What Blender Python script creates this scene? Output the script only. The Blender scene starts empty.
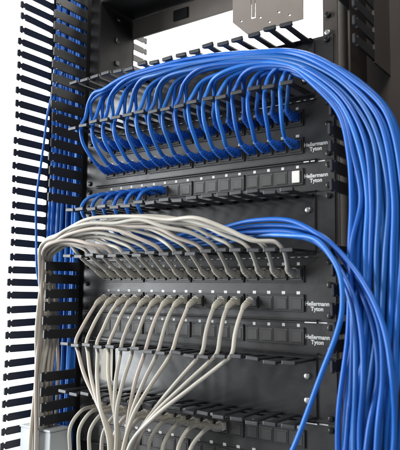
import bpy, bmesh, math, random
from mathutils import Vector, Matrix
random.seed(7)
S = bpy.context.scene
COL = S.collection
H0 = 1.40            # height (m) of the top edge of the upper 32-port panel
U = 44.45            # one rack unit, mm

def W(X, V, D):
    """rack millimetres (right, down, out of the panel) -> world metres"""
    return Vector((X / 1000.0, -D / 1000.0, H0 - V / 1000.0))

# ------------------------------------------------------------------ camera
def rot(rx, ry, rz):
    return Matrix.Rotation(rz, 3, 'Z') @ Matrix.Rotation(rx, 3, 'X') @ Matrix.Rotation(ry, 3, 'Y')
M = rot(-0.1054, 0.6269, 0.0115)          # rows: right, down, forward in (X, V, -D)
cv = lambda r: Vector((r[0], r[2], -r[1]))
right, down, fwd = cv(M[0]), cv(M[1]), cv(M[2])
cam_d = bpy.data.cameras.new('camera'); cam = bpy.data.objects.new('camera', cam_d); COL.objects.link(cam)
R3 = Matrix((right, -down, -fwd)).transposed()
cam.matrix_world = Matrix.Translation(W(577.4, 270.5, 776.8)) @ R3.to_4x4()
cam_d.sensor_fit = 'HORIZONTAL'; cam_d.sensor_width = 36.0
cam_d.lens = 36.0 * 614.26 / 400.0
cam_d.clip_start = 0.02; cam_d.clip_end = 50
cam_d.dof.use_dof = True; cam_d.dof.focus_distance = 1.02; cam_d.dof.aperture_fstop = 9.0
S.camera = cam
S.render.resolution_x, S.render.resolution_y = 910, 1024
S.view_settings.view_transform = 'Standard'
try: S.view_settings.look = 'None'
except Exception: pass
S.view_settings.exposure = 0.0; S.view_settings.gamma = 1.0

# ------------------------------------------------------------------ light
world = bpy.data.worlds.new('World'); S.world = world; world.use_nodes = True
bg = world.node_tree.nodes['Background']
bg.inputs[0].default_value = (0.86, 0.93, 1.0, 1); bg.inputs[1].default_value = 0.25

def area(name, loc, target, sx, sy, power, color):
    l = bpy.data.lights.new(name, 'AREA'); l.shape = 'RECTANGLE'; l.size = sx; l.size_y = sy
    l.energy = power; l.color = color
    o = bpy.data.objects.new(name, l); COL.objects.link(o); o.location = loc
    o.rotation_euler = (Vector(target) - Vector(loc)).to_track_quat('-Z', 'Y').to_euler()
    return o
# daylight from a tall window in front of the rack, to its left
area('window_daylight', (-2.45, -1.62, H0 - 0.10), (0.0, 0, H0 - 0.15), 1.5, 2.3, 165, (0.93, 0.97, 1.0))
# ceiling tube above the photographer
area('ceiling_tube', (0.9, -1.3, H0 + 1.35), (0.1, 0, H0 - 0.1), 1.2, 0.3, 30, (1.0, 0.96, 0.90))
# unseen lamps added behind the rack to blow out the white wall
area('wall_tube_warm', (-0.2, 0.55, H0 + 1.9), (-0.6, 1.6, H0 + 0.2), 3.0, 0.4, 200, (1.0, 0.96, 0.88))
area('wall_tube_cool', (-3.0, 0.75, H0 + 1.5), (-2.0, 1.6, H0 - 0.3), 2.0, 0.8, 190, (0.92, 0.97, 1.0))

# ------------------------------------------------------------------ materials
def mat(name, col, rough=0.5, metal=0.0, var=0.12, vscale=60, bump=0.0, bscale=900, spec=0.5, coat=0.0, smudge=0.0):
    m = bpy.data.materials.new(name); m.use_nodes = True
    nt = m.node_tree; b = nt.nodes['Principled BSDF']
    tc = nt.nodes.new('ShaderNodeTexCoord')
    n = nt.nodes.new('ShaderNodeTexNoise'); n.inputs['Scale'].default_value = vscale; n.inputs['Detail'].default_value = 5
    nt.links.new(tc.outputs['Object'], n.inputs['Vector'])
    mr = nt.nodes.new('ShaderNodeMix'); mr.data_type = 'RGBA'
    a = [c * (1 - var) for c in col]; c2 = [min(1, c * (1 + var)) for c in col]
    mr.inputs[6].default_value = (*a, 1); mr.inputs[7].default_value = (*c2, 1)
    nt.links.new(n.outputs['Fac'], mr.inputs[0]); nt.links.new(mr.outputs[2], b.inputs['Base Color'])
    rr = nt.nodes.new('ShaderNodeMapRange'); rr.inputs['To Min'].default_value = rough * 0.82; rr.inputs['To Max'].default_value = min(1, rough * 1.18)
    nt.links.new(n.outputs['Fac'], rr.inputs['Value']); nt.links.new(rr.outputs[0], b.inputs['Roughness'])
    if smudge:
        n3 = nt.nodes.new('ShaderNodeTexNoise'); n3.inputs['Scale'].default_value = 22; n3.inputs['Detail'].default_value = 8; n3.inputs['Roughness'].default_value = 0.7; n3.inputs['Distortion'].default_value = 1.2
        nt.links.new(tc.outputs['Object'], n3.inputs['Vector'])
        r3 = nt.nodes.new('ShaderNodeMapRange'); r3.inputs['From Min'].default_value = 0.35; r3.inputs['From Max'].default_value = 0.7
        r3.inputs['To Min'].default_value = rough * (1 - smudge); r3.inputs['To Max'].default_value = min(1, rough * (1 + smudge))
        nt.links.new(n3.outputs['Fac'], r3.inputs['Value']); nt.links.new(r3.outputs[0], b.inputs['Roughness'])
    b.inputs['Metallic'].default_value = metal
    b.inputs['Specular IOR Level'].default_value = spec
    b.inputs['Coat Weight'].default_value = coat
    if bump:
        n2 = nt.nodes.new('ShaderNodeTexNoise'); n2.inputs['Scale'].default_value = bscale; n2.inputs['Detail'].default_value = 2
        nt.links.new(tc.outputs['Object'], n2.inputs['Vector'])
        bp = nt.nodes.new('ShaderNodeBump'); bp.inputs['Strength'].default_value = bump; bp.inputs['Distance'].default_value = 0.0006
        nt.links.new(n2.outputs['Fac'], bp.inputs['Height']); nt.links.new(bp.outputs[0], b.inputs['Normal'])
    return m
PANEL = mat('panel_powder_coat', (0.034, 0.032, 0.032), 0.36, 0, 0.12, 30, 0.22, 1400, 0.5, 0, 0.22)
PLATE = mat('manager_satin_plate', (0.032, 0.032, 0.034), 0.25, 0, 0.12, 14, 0.06, 900, 0.7, 0, 0.25)
MODULE = mat('module_plastic', (0.033, 0.031, 0.031), 0.40, 0, 0.10, 60, 0.10, 1500)
SOCKET = mat('socket_shutter_plastic', (0.050, 0.047, 0.045), 0.42, 0, 0.14, 80, 0.10, 1500)
FINGER = mat('finger_black_plastic', (0.022, 0.022, 0.025), 0.42, 0, 0.15, 70, 0.15, 1200)
POST = mat('post_grey_brown_paint', (0.075, 0.062, 0.055), 0.42, 0, 0.12, 25, 0.12, 1200)
BLACK = mat('black_steel', (0.007, 0.007, 0.008), 0.6, 0, 0.15, 30, 0.1, 1200, 0.2)
BRASSY = mat('bracket_grey_paint', (0.20, 0.172, 0.15), 0.45, 0, 0.10, 30, 0.1, 1200)
BLUES = [mat('blue_cable_jacket_%s' % n, c, 0.38, 0, 0.12, 40, 0.10, 300, 0.45, 0, 0.2) for n, c in
         (('mid', (0.013, 0.130, 0.52)), ('deep', (0.011, 0.105, 0.44)), ('light', (0.021, 0.165, 0.58)), ('dull', (0.016, 0.116, 0.40)))]
BLUEPLUG = mat('blue_plug_rubber', (0.010, 0.105, 0.46), 0.45, 0, 0.12, 120, 0.1, 900)
BEIGES = [mat('beige_cable_jacket_%s' % n, c, 0.45, 0, 0.09, 40, 0.10, 300, 0.4, 0, 0.2) for n, c in
          (('warm', (0.50, 0.462, 0.39)), ('grey', (0.455, 0.43, 0.375)), ('pale', (0.55, 0.515, 0.445)), ('pink', (0.52, 0.455, 0.40)))]
BEIGEPLUG = mat('beige_plug_rubber', (0.43, 0.40, 0.34), 0.5, 0, 0.10, 120, 0.1, 900)
PLUGBODY = mat('pale_plug_body', (0.60, 0.57, 0.50), 0.4, 0, 0.06, 120)
INK_AND_LEAK = mat('white_print', (0.80, 0.80, 0.78), 0.6, 0, 0.05, 400)  # print white, also the colour of the painted light leaks
WHITEPL = mat('white_plastic_blank', (0.82, 0.81, 0.76), 0.5, 0, 0.04, 100)
PAPER = mat('cream_paper', (0.74, 0.70, 0.60), 0.8, 0, 0.06, 60, 0.2, 500)
SCREW = mat('black_oxide_screw', (0.03, 0.03, 0.03), 0.3, 0.6, 0.2, 200)
ZINC = mat('zinc_bolt', (0.62, 0.62, 0.60), 0.30, 0.85, 0.12, 200)
GREYBOX = mat('light_grey_enamel', (0.42, 0.44, 0.45), 0.4, 0, 0.08, 30, 0.05, 900)
WALL = mat('white_plaster', (0.86, 0.86, 0.84), 0.8, 0, 0.02, 4, 0.3, 200)

# ------------------------------------------------------------------ mesh helpers (all in rack mm: x right, v down, d out)
def L(x, v, d): return Vector((x / 1000.0, -d / 1000.0, -v / 1000.0))
def add_box(bm, x0, x1, v0, v1, d0, d1, bev=0.0, seg=1):
    t = bmesh.new()
    vs = [t.verts.new(L(x, v, d)) for x in (x0, x1) for v in (v0, v1) for d in (d0, d1)]
    for q in ((0, 1, 3, 2), (4, 6, 7, 5), (0, 4, 5, 1), (2, 3, 7, 6), (0, 2, 6, 4), (1, 5, 7, 3)):
        t.faces.new([vs[i] for i in q])
    bmesh.ops.recalc_face_normals(t, faces=t.faces)
    if bev: bmesh.ops.bevel(t, geom=list(t.edges), offset=bev / 1000.0, segments=seg, affect='EDGES', profile=0.6)
    merge(bm, t)
def merge(bm, t):
    mp = {}
    for v in t.verts: mp[v] = bm.verts.new(v.co)
    for f in t.faces:
        try:
            nf = bm.faces.new([mp[v] for v in f.verts]); nf.smooth = f.smooth
        except ValueError: pass
    t.free()
def add_prism(bm, poly, axis, a0, a1, bev=0.0):
    """poly of 2-D points; axis 'd': (x,v) extruded in d; 'x': (d,v) extruded in x; 'v': (x,d) extruded in v"""
    t = bmesh.new()
    f = {'d': lambda p, a: L(p[0], p[1], a), 'x': lambda p, a: L(a, p[1], p[0]), 'v': lambda p, a: L(p[0], a, p[1])}[axis]
    A = [t.verts.new(f(p, a0)) for p in poly]; B = [t.verts.new(f(p, a1)) for p in poly]
    n = len(poly); t.faces.new(A); t.faces.new(B[::-1])
    for i in range(n): t.faces.new([A[i], B[i], B[(i + 1) % n], A[(i + 1) % n]])
    bmesh.ops.recalc_face_normals(t, faces=t.faces)
    if bev: bmesh.ops.bevel(t, geom=list(t.edges), offset=bev / 1000.0, segments=1, affect='EDGES')
    merge(bm, t)
def add_disc(bm, x, v, d0, d1, r, dome=0.0, n=14):
    t = bmesh.new(); rings = [(r, d0), (r, d1 - dome * .4), (r * .82, d1 - dome * .1 if dome else d1)]
    if dome: rings.append((r * .45, d1))
    prev = None
    for (rr, d) in rings:
        ring = [t.verts.new(L(x + rr * math.cos(2 * math.pi * k / n), v + rr * math.sin(2 * math.pi * k / n), d)) for k in range(n)]
        if prev:
            for k in range(n): t.faces.new([prev[k], prev[(k + 1) % n], ring[(k + 1) % n], ring[k]])
        prev = ring
    t.faces.new(prev); bmesh.ops.recalc_face_normals(t, faces=t.faces)
    merge(bm, t)
def mesh_of(name, bm, m, smooth=False):
    me = bpy.data.meshes.new(name); bm.to_mesh(me); bm.free()
    if smooth:
        for p in me.polygons: p.use_smooth = True
    me.materials.append(m); return me
def link(name, me, parent=None, off=(0, 0, 0), world_loc=None):
    o = bpy.data.objects.new(name, me); COL.objects.link(o)
    if parent: o.parent = parent; o.location = L(*off)
    elif world_loc is not None: o.location = world_loc
    return o
def thing(name, label, cat, X, V, D, group=None):
    o = bpy.data.objects.new(name, None); COL.objects.link(o); o.empty_display_size = 0.02
    o.location = W(X, V, D); o['label'] = label; o['category'] = cat
    if group: o['group'] = group
    return o
def tag(o, label, cat, group=None):
    o['label'] = label; o['category'] = cat
    if group: o['group'] = group
def catmull(pts, step=6.0):
    P = [Vector(p) for p in pts]
    P = [2 * P[0] - P[1]] + P + [2 * P[-1] - P[-2]]
    out = []
    for i in range(1, len(P) - 2):
        p0, p1, p2, p3 = P[i - 1:i + 3]
        t0 = 0; t1 = t0 + max(1e-4, (p1 - p0).length) ** .5; t2 = t1 + max(1e-4, (p2 - p1).length) ** .5; t3 = t2 + max(1e-4, (p3 - p2).length) ** .5
        n = max(2, int((p2 - p1).length / step))
        for k in range(n):
            t = t1 + (t2 - t1) * k / n
            a1 = (t1 - t) / (t1 - t0) * p0 + (t - t0) / (t1 - t0) * p1
            a2 = (t2 - t) / (t2 - t1) * p1 + (t - t1) / (t2 - t1) * p2
            a3 = (t3 - t) / (t3 - t2) * p2 + (t - t2) / (t3 - t2) * p3
            b1 = (t2 - t) / (t2 - t0) * a1 + (t - t0) / (t2 - t0) * a2
            b2 = (t3 - t) / (t3 - t1) * a2 + (t - t1) / (t3 - t1) * a3
            out.append((t2 - t) / (t2 - t1) * b1 + (t - t1) / (t2 - t1) * b2)
    out.append(P[-2]); return out
def tube(bm, pts, rad, n=10):
    """pts in rack mm (x,v,d); rad a number or a function of arc length"""
    Q = [L(*p) for p in pts]; prev = None; s = 0.0
    T0 = (Q[1] - Q[0]).normalized(); N = T0.orthogonal().normalized()
    for i, q in enumerate(Q):
        T = (Q[min(i + 1, len(Q) - 1)] - Q[max(i - 1, 0)]).normalized()
        N = (N - T * N.dot(T)).normalized(); B = T.cross(N)
        if i: s += (q - Q[i - 1]).length * 1000
        r = (rad(s) if callable(rad) else rad) / 1000.0
        ring = [bm.verts.new(q + (N * math.cos(2 * math.pi * k / n) + B * math.sin(2 * math.pi * k / n)) * r) for k in range(n)]
        if prev:
            for k in range(n):
                f = bm.faces.new([prev[k], prev[(k + 1) % n], ring[(k + 1) % n], ring[k]]); f.smooth = True
        else: bm.faces.new(ring[::-1])
        prev = ring
    bm.faces.new(prev)
def lerp(a, b, t): return a + (b - a) * t

# ------------------------------------------------------------------ setting: the white wall behind
bm = bmesh.new(); add_box(bm, -6200, 2200, -2900, 1500, -1740, -1640)
wall = link('wall', mesh_of('wall', bm, WALL), world_loc=W(0, 0, 0)); wall['kind'] = 'structure'

# ------------------------------------------------------------------ equipment rack
rack = thing('equipment_rack', 'open dark grey steel rack frame holding all the panels', 'rack', 0, 700, 0)
def rk(name, bm, m, parent=rack, smooth=False):
    return link(name, mesh_of(name, bm, m, smooth), parent, (0, -700, 0) if parent is rack else (0, 0, 0))
TOP, BOT = -330, 700
for s in (-1, 1):
    bm = bmesh.new()
    xs = lambda a, b: (min(s * a, s * b), max(s * a, s * b))
    add_box(bm, *xs(224, 247), TOP, BOT, -5, -2.4, 0.8)        # front flange
    add_box(bm, *xs(224, 226.4), TOP, BOT, -96, -5.2, 0.6)     # inner web
    add_box(bm, *xs(224, 247), TOP, BOT, -99, -96.2, 0.8)      # rear flange
    p = rk('post', bm, POST if s > 0 else BLACK)
    for k, v in enumerate((-118, -96 + 4)):
        b2 = bmesh.new(); add_disc(b2, s * 233, v, -2.4, 2.5, 4.2, 1.5); rk('screw', b2, ZINC if s > 0 and k else SCREW, p, True)
    for v in (-250, -205, -160):
        b2 = bmesh.new(); t0 = bmesh.new()
        add_box(b2, *xs(220.5, 223.9), v - 5, v + 5, -56, -46, 1.5); rk('bolt', b2, SCREW, p)
bm = bmesh.new(); add_box(bm, -223.5, 223.5, -262, -222, -98, -93, 1.0)
cb = rk('crossbar', bm, BRASSY)
for x in (-102, 40): 
    bm = bmesh.new(); add_box(bm, x - 17, x + 17, -253, -232, -92.8, -90, 0.8); rk('slot_cover', bm, BLACK, cb)  # black blocks put on the bar as its dark, shaded recesses
bm = bmesh.new(); add_box(bm, -223.5, 223.5, -268, -263, -98, -6, 0.8); rk('top_plate', bm, BLACK)
# perforated bracket hanging below the top plate
def plate_with_holes(outer, holes, d0, d1):
    t = bmesh.new(); edges = []
    for loop in [outer] + holes:
        vs = [t.verts.new(L(x, v, d0)) for x, v in loop]
        edges += [t.edges.new((vs[i], vs[(i + 1) % len(vs)])) for i in range(len(vs))]
    r = bmesh.ops.triangle_fill(t, use_beauty=True, use_dissolve=False, edges=edges)
    faces = [f for f in r['geom'] if isinstance(f, bmesh.types.BMFace)]
    ex = bmesh.ops.extrude_face_region(t, geom=faces)
    bmesh.ops.translate(t, verts=[v for v in ex['geom'] if isinstance(v, bmesh.types.BMVert)], vec=L(0, 0, d1 - d0))
    bmesh.ops.recalc_face_normals(t, faces=t.faces)
    return t
rect = lambda x, v, w, h: [(x, v), (x + w, v), (x + w, v + h), (x, v + h)]
hs = [rect(84, -150, 4, 3), rect(118, -147, 4.5, 3), rect(150, -147, 4.5, 3), rect(134, -136, 4, 3), rect(168, -138, 4, 3),
      [(103, -190), (105, -190), (105, -150), (110, -150), (110, -190), (112, -190), (112, -147), (103, -147)]]
br = rk('bracket_plate', plate_with_holes([(70, -263), (70, -150), (96, -125), (192, -125), (192, -263)], hs, -8, -5), BRASSY)

# ------------------------------------------------------------------ vertical cable managers
def vfinger_mesh(length, back=False, h=6.7):
    bm = bmesh.new(); l = length
    poly = [(0, -h - 1.5), (8, -h), (l - 11, -h), (l - 9.5, -h + 2.6), (l - 7, -h + 2.6), (l - 6, -h - .6), (l, -h + 1.0), (l, h - 1.0), (l - 6, h + .6), (l - 7, h - 2.6), (l - 9.5, h - 2.6), (l - 11, h), (8, h), (0, h + 1.5)]
    if back: poly = [(-100 - p[0], p[1]) for p in poly]
    add_prism(bm, poly, 'x', -1.7, 1.7, 0.45)
    return mesh_of('finger', bm, FINGER)
PV = 23.8
def vmanager(label, x_in, x_out, lens, in_rows, out_rows, channel_mat, rear=()):
    t = thing('vertical_cable_manager', label, 'cable manager', (x_in + x_out) / 2, 700, 0, None)
    cx0 = (x_in + x_out) / 2
    bm = bmesh.new(); s = 1 if x_out > x_in else -1
    o = lambda a, b: (min(a, b) - cx0, max(a, b) - cx0)
    add_box(bm, *o(x_in - s * 1.6, x_in + s * 1.6), TOP - 90, BOT, -62, -0.2, 0.5)
    add_box(bm, *o(x_out - s * 1.6, x_out + s * 1.6), TOP - 90, BOT, -62, -0.2, 0.5)
    add_box(bm, *o(x_in - s * 1.6, x_out + s * 1.6), TOP - 90, BOT, -65, -62.2, 0.5)
    link('channel', mesh_of('channel', bm, channel_mat), t, (0, -700, 0))
    me = vfinger_mesh(lens[0], h=8.0); mo = vfinger_mesh(lens[1])
    for v in in_rows:
        f = link('finger', me, t, (x_in - cx0, v - 700 + random.uniform(-.5, .5), 0)); f.rotation_euler = (random.uniform(-.02, .02), 0, random.uniform(-.04, .04))
    for v in out_rows:
        f = link('finger', mo, t, (x_out - cx0, v - 700 + random.uniform(-.5, .5), 0)); f.rotation_euler = (random.uniform(-.02, .02), 0, random.uniform(-.04, .04))
    if x_out > 0:
        bm = bmesh.new(); add_box(bm, 297 - cx0, 300 - cx0, TOP - 90, -34, -61.8, -0.2, 0.5)  # rail added to carry the fingers that imitate cast shadows
        link('divider_rail', mesh_of('divider_rail', bm, channel_mat), t, (0, -700, 0))
        for k in range(9): link('finger', mo, t, (298.5 - cx0, -44 - PV * k - 700, 0))  # extra fingers added as the dark diagonal shadow bands
        bm = bmesh.new(); add_box(bm, 318 - cx0, 324 - cx0, -200, 120, -62, -57, 1.0)  # black bar added in place of the dark slot in the channel back
        link('hinge_rod', mesh_of('hinge_rod', bm, BLACK), t, (0, -700, 0))
    if rear:
        mr = vfinger_mesh(70, True)
        bm = bmesh.new(); add_box(bm, *o(x_in - s * 3, x_in - s * 1.0), -330, -80, -110, -66, 0.4)
        link('rear_rail', mesh_of('rear_rail', bm, channel_mat), t, (0, -700, 0))
        for v in rear: link('finger', mr, t, (x_in - cx0 + 1, v - 700, -2))
    return t
allk = [-7 + PV * k for k in range(-16, 25)]
left_in = [v for v in allk if not (125 < v < 215 or 357 < v < 415) and v < 505]
left_out = [v + 6 for v in allk]
vmanager('black vertical finger duct left of the panels, against the white wall', -256, -352, (77, 80), left_in, left_out, BLACK,
         rear=[-300 + PV * k for k in range(0, 9)])
right_in = [v for v in allk if -420 < v < -112] + [-7 + PV * k for k in range(0, 7)] + [220 + PV * k for k in range(0, 7)]
vmanager('black vertical finger duct right of the panels, packed with blue cables', 264, 392, (66, 70), right_in, [v for v in allk if v < 700], POST)

# ------------------------------------------------------------------ horizontal cable managers
XF = [-206 + 25.75 * k for k in range(17)]
def hfinger(flip):
    bm = bmesh.new(); l = 70
    add_prism(bm, [(-7, 0), (-5.2, 10), (-4.4, l - 8), (-9.4, l - 4.5), (-9.9, l - 1.2), (-8.6, l), (8.6, l), (9.9, l - 1.2), (9.4, l - 4.5), (4.4, l - 8), (5.2, 10), (7, 0)], 'v', -1.5, 1.5, 0.4)
    a, b = ((-1.6, 3.8) if flip else (-3.8, 1.6))
    add_box(bm, -9.6, 9.6, a, b, l - 3.4, l + 0.4, 1.1, 2)
    return mesh_of('finger', bm, FINGER)
HF = {0: hfinger(False), 1: hfinger(True)}
def hmanager(label, v0, bolts):
    t = thing('horizontal_cable_manager', label, 'cable manager', 0, v0 + 2 * U, 0)
    off = -(2 * U)
    bm = bmesh.new()
    add_box(bm, -213.2, 213.2, 0.05, 2 * U - 0.05, -2.2, 0.3)
    add_box(bm, -213, 213, 3.2, 2 * U - 3.2, 0.35, 3.4, 0.8)
    add_box(bm, -213, 213, 3.2, 5.0, 3.5, 12, 0.5); add_box(bm, -213, 213, 2 * U - 5.0, 2 * U - 3.2, 3.5, 12, 0.5)
    link('back_plate', mesh_of('back_plate', bm, PLATE), t, (0, off, 0))
    for s in (-1, 1):
        bm = bmesh.new(); x = sorted((s * 213.4, s * 241)); add_box(bm, x[0], x[1], 0.05, 2 * U - 0.05, -2.2, 0.6, 0.3)
        e = link('mounting_ear', mesh_of('mounting_ear', bm, PANEL), t, (0, off, 0))
        for v in (7, 2 * U - 7):
            b2 = bmesh.new(); add_disc(b2, s * 232.5, v, 0.7, 4.0, 4.0, 1.6); link('screw', mesh_of('screw', b2, SCREW, True), e)
    for row, v in ((0, 6.3), (1, 2 * U - 6.3)):
        for x in XF:
            f = link('finger', HF[row], t, (x + random.uniform(-.6, .6), off + v, 2.5)); f.rotation_euler = (random.uniform(-.035, .035), random.uniform(-.05, .05), random.uniform(-.03, .03))
    for (x, v) in bolts:
        b2 = bmesh.new(); add_disc(b2, x, v, 3.4, 7.4, 4.3, 2.6, 18); link('bolt', mesh_of('bolt', b2, ZINC, True), t, (0, off, 0))
    return t
hmanager('top horizontal finger duct carrying the thick blue bundle', -2 * U, [(200, 26), (200, 60)])
hmanager('middle horizontal finger duct carrying the beige bundle', 3 * U, [(203, 25), (203, 60)])
hmanager('lowest horizontal finger duct, its back plate bare behind the fan of beige cables', 8 * U, [(200, 29), (200, 61), (-187, 12), (45, 12)])

# ------------------------------------------------------------------ patch panels
PX = [-178.6 + i * 23.64 + (i // 4) * 3.1 for i in range(16)]
def marker_mesh(w):
    bm = bmesh.new(); add_box(bm, -w, w, -2.1, 2.1, 0, 0.25); return mesh_of('port_marker', bm, INK_AND_LEAK)
def module_mesh():
    bm = bmesh.new(); w, h = 46.4, 12.0
    add_box(bm, -w, w, -h, h, 0.0, 1.6, 0.5)
    for (a, b, c, d) in ((-w, w, -h, -h + 2), (-w, w, h - 2, h), (-w, -w + 2, -h + 2.05, h - 2.05), (w - 2, w, -h + 2.05, h - 2.05)):
        add_box(bm, a, b, c, d, 1.55, 2.5, 0.4)
    return mesh_of('port_module', bm, MODULE)
def socket_mesh(m, white=False):
    bm = bmesh.new()
    if white: add_box(bm, -6.0, 6.0, -8.6, 8.6, 0, 2.4, 0.6)
    else:
        add_box(bm, -9.4, 9.4, -9.2, 9.2, 0, 0.7, 0.35)
        add_box(bm, -7.6, 7.6, -6.6, 8.2, 0.72, 1.2, 0.4)
    return mesh_of('socket', bm, m)
def open_socket_mesh():
    bm = bmesh.new()
    for (a, b, c, d) in ((-8.6, 8.6, -8.6, -5.6), (-8.6, 8.6, 6.0, 8.6), (-8.6, -6.4, -5.55, 5.95), (6.4, 8.6, -5.55, 5.95)):
        add_box(bm, a, b, c, d, 0, 2.0, 0.3)
    return mesh_of('socket', bm, SOCKET)
MARK, MODU, SOCK, SOCKW, SOCKO = (marker_mesh(2.2), marker_mesh(2.7)), module_mesh(), socket_mesh(SOCKET), socket_mesh(WHITEPL, True), open_socket_mesh()
def text_mesh():
    out = []
    for word in ('Hellermann', 'Tyton'):
        c = bpy.data.curves.new('lettering', 'FONT'); c.body = word; c.size = 1.0; c.align_x = 'CENTER'; c.offset = 0.021; c.extrude = 0.01; c.resolution_u = 3
        o = bpy.data.objects.new('lettering', c); COL.objects.link(o)
        bpy.context.view_layer.update()
        me = bpy.data.meshes.new_from_object(o.evaluated_get(bpy.context.evaluated_depsgraph_get()))
        COL.objects.unlink(o); bpy.data.objects.remove(o)
        out.append(me)
    w = max(v.co.x for v in out[0].vertices) - min(v.co.x for v in out[0].vertices)
    k = 0.0355 / w
    for me in out:
        for v in me.vertices: v.co = Vector((v.co.x * k, -(v.co.z + 0.01) * 0.008, v.co.y * k * 1.05))
        me.materials.clear(); me.materials.append(INK_AND_LEAK); me.flip_normals()
    return out
TEXT = text_mesh()
def panel(label, v0, rows, units, dots, white_last=False, used=None, text=True, strip='line'):
    """rows: list of marker offsets below the panel top"""
    h = units * U
    t = thing('patch_bay', label, 'patch bay', 0, v0 + h, 0)
    bm = bmesh.new(); add_box(bm, -241, 241, 0.05, h - 0.05, -2.2, 0.5, 0.3)
    add_box(bm, -215, 215, 0.7, 2.4, 0.55, 5.5, 0.5); add_box(bm, -215, 215, h - 2.4, h - 0.7, 0.55, 5.5, 0.5)
    link('face_plate', mesh_of('face_plate', bm, PANEL), t, (0, -h, 0))
    for ri, d in enumerate(rows):
        for g in range(4):
            mx = (PX[4 * g] + PX[4 * g + 3]) / 2 - 1.5; mv = d + 14.2
            mo = link('port_module', MODU, t, (mx, mv - h, 0.5))
            for j in range(4):
                i = 4 * g + j
                filled = used and i in used.get(ri, ())
                me = SOCKW if (white_last and i == 15) else (SOCKO if filled else SOCK)
                link('socket', me, mo, (PX[i] - mx - 1.5, 0.2, 1.7))
        for i in range(16):
            link('port_marker', MARK[ri], t, (PX[i] + random.uniform(-.4, .4), d - h + random.uniform(-.3, .3), 0.52))
    for s in (-1, 1):
        for v in ((8, h - 8) if units == 1 else (8, h / 2 - 5, h - 8)):
            b2 = bmesh.new(); add_disc(b2, s * 232.5, v, 0.52, 3.6, 4.0, 1.6); link('screw', mesh_of('screw', b2, SCREW, True), t, (0, -h, 0))
    if text:
        for me, dv in zip(TEXT, (17.2, 24.2)):
            link('lettering', me, t, (213.4, rows[-1] + dv - h, 0.7))
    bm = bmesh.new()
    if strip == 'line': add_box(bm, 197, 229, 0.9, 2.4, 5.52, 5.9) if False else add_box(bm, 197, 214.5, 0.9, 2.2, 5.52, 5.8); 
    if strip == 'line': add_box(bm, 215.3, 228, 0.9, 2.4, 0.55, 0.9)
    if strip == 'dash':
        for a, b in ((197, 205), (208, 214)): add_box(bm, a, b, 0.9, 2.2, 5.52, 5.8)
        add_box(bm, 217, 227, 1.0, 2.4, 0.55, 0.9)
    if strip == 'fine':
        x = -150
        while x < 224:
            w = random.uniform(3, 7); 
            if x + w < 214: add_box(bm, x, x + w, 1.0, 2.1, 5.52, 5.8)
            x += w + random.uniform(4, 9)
    link('painted_leak_strip', mesh_of('painted_leak_strip', bm, INK_AND_LEAK), t, (0, -h, 0))  # white strips painted in for light leaking through the panel gaps
    return t
W2 = [0, 1, 2, 3, 4, 5, 6, 7, 8, 10, 11, 12]
allp = range(16)
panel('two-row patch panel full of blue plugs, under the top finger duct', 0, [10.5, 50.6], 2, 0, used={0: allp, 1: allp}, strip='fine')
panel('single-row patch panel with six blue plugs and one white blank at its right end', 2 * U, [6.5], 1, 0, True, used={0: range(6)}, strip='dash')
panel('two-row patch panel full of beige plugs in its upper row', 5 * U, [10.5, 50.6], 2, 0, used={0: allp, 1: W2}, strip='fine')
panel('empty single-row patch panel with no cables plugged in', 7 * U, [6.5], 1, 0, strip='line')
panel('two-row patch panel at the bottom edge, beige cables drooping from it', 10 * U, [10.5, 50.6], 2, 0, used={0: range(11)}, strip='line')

# ------------------------------------------------------------------ cables
def plug_mesh(m, name='plug'):
    bm = bmesh.new()
    add_box(bm, -5.9, 5.9, -6.4, 4.6, 1.0, 12, 0.8, 2)
    add_prism(bm, [(3, -6.3), (11.5, -8.4), (11.5, -7.3), (3, -5.8)], 'x', -3.0, 3.0, 0.2)     # latch tongue
    return mesh_of(name, bm, m)
PLUG = {'blue': plug_mesh(BLUEPLUG), 'beige': plug_mesh(PLUGBODY)}
def boot_rad(s):
    if s < 2: return 5.6
    if s < 16: return lerp(6.2, 4.6, (s - 2) / 14) + (0.35 if int(s / 2.2) % 2 else -0.15)
    return lerp(4.6, 3.4, min(1, (s - 16) / 6))
def cable(label, group, kind, pts, r=3.15, plug=True, name='patch_cable'):
    """pts: waypoints in rack mm from the plug outwards"""
    X, V, D = pts[0]
    if plug: D = 0
    t = thing(name, label, 'cable', X, V, D, group)
    path = catmull(pts, 5.0)
    loc = [(p[0] - X, p[1] - V, p[2] - D) for p in path]
    bm = bmesh.new(); tube(bm, loc, r)
    m = random.choice(BLUES if kind == 'blue' else BEIGES)
    cord = link('cord', mesh_of('cord', bm, m), t)
    if plug:
        p = link('plug', PLUG[kind], t)
        fine = catmull(pts[:5], 1.1); acc = 0; seg = [fine[0]]
        for a, b in zip(fine, fine[1:]):
            acc += (b - a).length
            if acc > 22: break
            seg.append(b)
        bm = bmesh.new(); tube(bm, [(q[0] - X, q[1] - V, q[2] - D) for q in seg], boot_rad, 12)
        link('boot', mesh_of('boot', bm, BLUEPLUG if kind == 'blue' else BEIGEPLUG), p)
    return t
ORD = ['first', 'second', 'third', 'fourth', 'fifth', 'sixth', 'seventh', 'eighth', 'ninth', 'tenth', 'eleventh', 'twelfth', 'thirteenth', 'fourteenth', 'fifteenth', 'sixteenth']
def seq(path, t_from):
    return [p for p in path if p[0] > t_from]
j = lambda a: random.uniform(-a, a)
gapx = lambda i: -206 + 25.75 * (i + .5)

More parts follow.
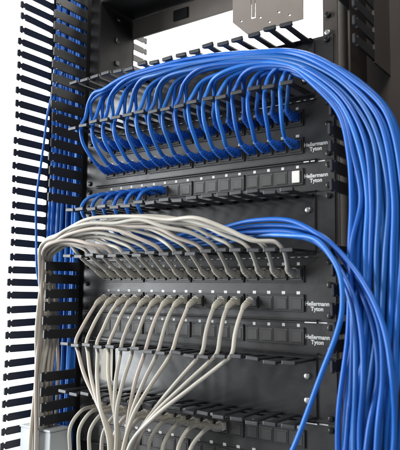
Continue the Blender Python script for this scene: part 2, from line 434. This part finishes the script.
# 32 blue cables of the top panel: up through the duct, right along it, down the right duct
L0 = [(-97, -70), (-23, -75), (55, -74), (158, -60), (205, -50), (244, -32), (294, 6), (336, 58), (352, 150)]
L5 = [(-97, -39), (-23, -39), (55, -37), (158, -36), (208, -20), (246, 10), (277, 50), (290, 105), (294, 160)]
for i in range(16):
    for r in (0, 1):
        n = 2 * i + (1 - r); lev = (n // 4) / 7.0; b = n % 4
        vp = (24.7, 64.8)[r]; xg = gapx(i) + j(1.2) + (1.8 if r == 0 else -1.2)
        d = 66 - 7.0 * b
        xp = PX[i] - 1.5
        if r == 1:
            pts = [(xp, vp, 11), (xp, vp - 1, 19), (xp - 2, vp - 7, 32), (lerp(xp, xg, .45) - 1, vp - 23, 47 + j(2)), (lerp(xp, xg, .9) - 1, vp - 46, 59 + j(2)), (xg, -7, 61 + j(2)), (xg + 4, -22, 57)]
        else:
            pts = [(xp, vp, 11), (xp, vp - 1.5, 18), (xp - 1, vp - 6, 27), (lerp(xp, xg, .6), vp - 17, 37 + j(3)), (xg, -7, 42 + j(4)), (xg + 5, -22, 46)]
        bundle = [(lerp(a[0], c[0], lev), lerp(a[1], c[1], lev)) for a, c in zip(L0, L5)]
        bundle = [(-142, lerp(-63, -38, lev))] + bundle
        first = True
        for q, (bx, bv) in enumerate(bundle):
            if bx < xg + 40: continue
            if first:
                top = min(bv, -34 - 3 * (b % 3)) if i > 11 else bv
                pts.append((xg + 13, lerp(-22, top, .62), lerp(54, d, .4)))
                if bx > xg + 50 or i > 11: pts.append((xg + 32, lerp(-22, top, .94), lerp(54, d, .8)))
                first = False
                if i > 11 and bx < xg + 58: continue
            pts.append((bx + j(2), bv + j(2.2), d + j(2) + (4 if q > 5 else 0)))
        if first: pts.append((xg + 25, -18, d))
        if i >= 14 and len([p for p in pts if p[0] > 230]) < 3: pass
        xr = lerp(352, 291, lev) + j(3); dr = 74 - 8 * b
        pts += [(xr + j(3), 225 + j(10), dr + j(4)), (xr - 3 + j(4), 320 + j(10), dr + j(5)), (xr - 12 + j(7), 420, dr + j(6)), (xr - 24 + j(8), 540, dr + j(6)), (xr - 28, 660, dr)]
        cable('blue patch cable in the %s row of the top panel, %s port from the left' % (('upper', 'lower')[r], ORD[i]), 'blue cables of the top panel', 'blue', pts)

# six blue cables of the single-row panel: down into the middle duct, then right
T0 = [(150, 177), (209, 182), (251, 198), (283, 223), (316, 262), (338, 306), (346, 360)]
T2 = [(150, 199), (205, 203), (245, 213), (268, 240), (285, 285), (290, 320), (292, 370)]
for i in range(6):
    xp = PX[i] - 1.5; vp = 2 * U + 20.7; xg = gapx(i) + j(1)
    lev = (5 - i) / 5.0; dd = 30 + 9 * (i % 3)
    pts = [(xp, vp, 11), (xp, vp - .5, 20), (xp - 2, vp + 1, 34), (lerp(xp, xg, .5) - 2, vp + 9, 50), (xg - 1, vp + 24, 57), (xg, 142, 56), (xg + 6, 158, 48), (xg + 26, 180, dd + 4), (xg + 70, lerp(190, 203, lev), dd), (20 + j(8), lerp(187, 203, lev), dd), (95, lerp(182, 201, lev), dd + 8)]
    right = [(lerp(a[0], c[0], lev), lerp(a[1], c[1], lev)) for a, c in zip(T0, T2)]
    if i == 0:
        pts += [(150, 196, 55), (205, 199, 72), (251, 207, 84), (272, 226, 90), (287, 252, 94), (289.5, 292, 96), (283, 319, 97), (264, 366, 98), (235, 440, 100), (200, 520, 102), (170, 640, 102)]
        lab = 'blue patch cable from first port of the single-row panel, crossing loosely at lower right'
    else:
        for q, (x, v) in enumerate(right): pts.append((x + j(2), v + j(2), dd + 14 + q * 6 + 3 * (i % 2)))
        x, v = right[-1]; pts += [(x - 6 + j(6), 430, 86 + j(6)), (x - 16 + j(8), 540, 84), (x - 18, 660, 84)]
        lab = 'blue patch cable in the single-row panel, %s port from the left' % ORD[i]
    cable(lab, 'blue cables of the single-row panel', 'blue', pts)

# sixteen beige cables: up into the middle duct, left, and down the left duct
TT = [(179, 204), (133, 186), (65, 172), (-29, 160), (-135, 160), (-193, 171), (-229, 184)]
def vtop(x):
    for a, b in zip(TT, TT[1:]):
        if b[0] <= x <= a[0]: return lerp(a[1], b[1], (a[0] - x) / (a[0] - b[0]))
    return TT[-1][1] if x < 0 else TT[0][1]
for i in range(16):
    t = i / 15.0; xp = PX[i] - 1.5; vp = 5 * U + 24.7; xg = gapx(i) + j(1)
    d = 58 + 9.5 * (i % 4) + j(2)
    vl = lambda x: lerp(197, vtop(x), .12 + .88 * t)
    pts = [(xp, vp, 11), (xp, vp - 1.2, 17), (xp - 1.5, vp - 5.5, 25), (lerp(xp, xg, .5), vp - 16, 40), (xg, 217, 57), (xg - 6, 207, 63)]
    x = xg - 34; k = 0
    while x > -200:
        w = min(1, (.55, .88, 1)[min(k, 2)])
        pts.append((x + j(3), lerp(212, vl(x), w) + j(3.2), lerp(64, d, w) + j(3)))
        x -= (40, 46, 55)[min(k, 2)]; k += 1
    xe = lerp(-268, -280, t) + j(3); de = lerp(24, 74, ((i * 7) % 16) / 15.0) if i % 4 else min(d, 78)
    ve = lerp(196, 180, t)
    pts += [(-219, lerp(196, 182, t), d), (-243, ve + 8 + j(1.5), d + 1), (-263, ve + 20 + j(1.5), lerp(d, de, .2)), (lerp(-265, xe, .5), ve + 56, lerp(d, de, .5)), (lerp(-266, xe, .85), ve + 100 + j(6), lerp(d, de, .85)), (xe + 1, 345, de + j(4)), (xe - 3 + j(4), 420, de + j(4)), (xe - 3 + j(4), 530, de), (xe - 2, 660, de)]
    cable('beige patch cable swept left, upper row of the lower two-row panel, %s plug from left' % ORD[i], 'beige cables swept to the left', 'beige', pts, 3.1)

# twelve beige cables fanning down from the second row
for n, i in enumerate(W2):
    xp = PX[i] - 1.5; vp = 5 * U + 64.8; xg = gapx(i) + j(1.5)
    ax = -82 + n * 5.0 + j(2); ad = 86 + 8 * (n % 3)
    pts = [(xp, vp + 1, 11), (xp, vp + 2.2, 17), (xp - 1, vp + 7, 25), (lerp(xp, xg, .30) - 1, vp + 22, 37 + j(2)), (lerp(xp, xg, .66) - 1, vp + 46 + j(3), 50), (xg, 358, 61), (lerp(xg, ax, .10), 372, 66), (lerp(xg, ax, .36), 405, 78 + 3 * (n % 3)), (lerp(xg, ax, .70), 446, ad - 2), (ax, 490, ad), (ax * .6 - 26, 545, ad), (ax * .4 - 40, 660, ad)]
    cable('beige patch cable fanning down across the lowest duct, %s of its twelve from the left' % ORD[n], 'beige cables gathered into a fan', 'beige', pts, 3.1)

# sixteen beige cables of the bottom panel drooping out of view
for i in range(11):
    xp = PX[i] - 1.5; vp = 10 * U + 24.7
    a = 3 + j(2)
    pts = [(xp, vp, 11), (xp, vp - 1, 22), (xp + 1, vp - 4 + j(1), 37), (xp - 1, vp - 1 + j(2), 54 + j(2)), (xp - 5 - a, vp + 22, 69 + j(2)), (xp - 6 - a, vp + 60, 70), (xp - 4, vp + 120, 68), (xp, vp + 185, 66)]
    cable('beige patch cable drooping from the bottom panel, %s port from the left' % ORD[i], 'beige cables of the bottom panel', 'beige', pts, 3.1)

# blue cables standing in the left duct
k = 0
for a in range(9):
    for c in range(1, 4):
        x = -340 + a * 9 + (4.5 if c % 2 else 0) + j(2); d = -44 + c * 16 + j(3)
        if x > -263: continue
        pts = [(x + j(3), v, d + j(3)) for v in (-410, -250, -110, 20, 160, 290, 410, 540, 690)]
        cable('straight blue cable standing among others in the left vertical duct', 'blue cables in the left duct', 'blue', pts, 3.2, False, 'trunk_cable')
pts = [(-262, -150, 30), (-264, -90, 62), (-261, -40, 80), (-263, 10, 84), (-267, 55, 86), (-278, 117, 84), (-277, 180, 82), (-274, 239, 80), (-280, 300, 60), (-288, 420, 40), (-290, 660, 30)]
cable('thin loose blue cable hanging outside the left duct fingers', None, 'blue', pts, 2.1, False, 'loose_cable')

# cream paper tag on the lowest duct's back plate
bm = bmesh.new()
add_prism(bm, [(-15, 0), (12, 1), (13.5, 58), (2, 60), (-13, 57)], 'd', 0, 0.6)
pt = link('paper_tag', mesh_of('paper_tag', bm, PAPER), world_loc=W(-172, 366, 5.5)); pt.rotation_euler = (math.radians(-1.5), 0, 0)
tag(pt, 'cream paper tag hanging behind the beige fan at the lowest duct', 'paper tag')
# light grey cover at the foot of the left duct
bx = thing('junction_box', 'light grey metal box at the foot of the left duct', 'box', -285, 700, 0)
bm = bmesh.new(); add_box(bm, -38, 40, -188, 0, 22, 62, 1.5, 2); link('housing', mesh_of('housing', bm, GREYBOX), bx)
bm = bmesh.new(); add_box(bm, -39, 41, -192, -188.2, 21, 64, 1.0, 2); link('lid', mesh_of('lid', bm, GREYBOX), bx)
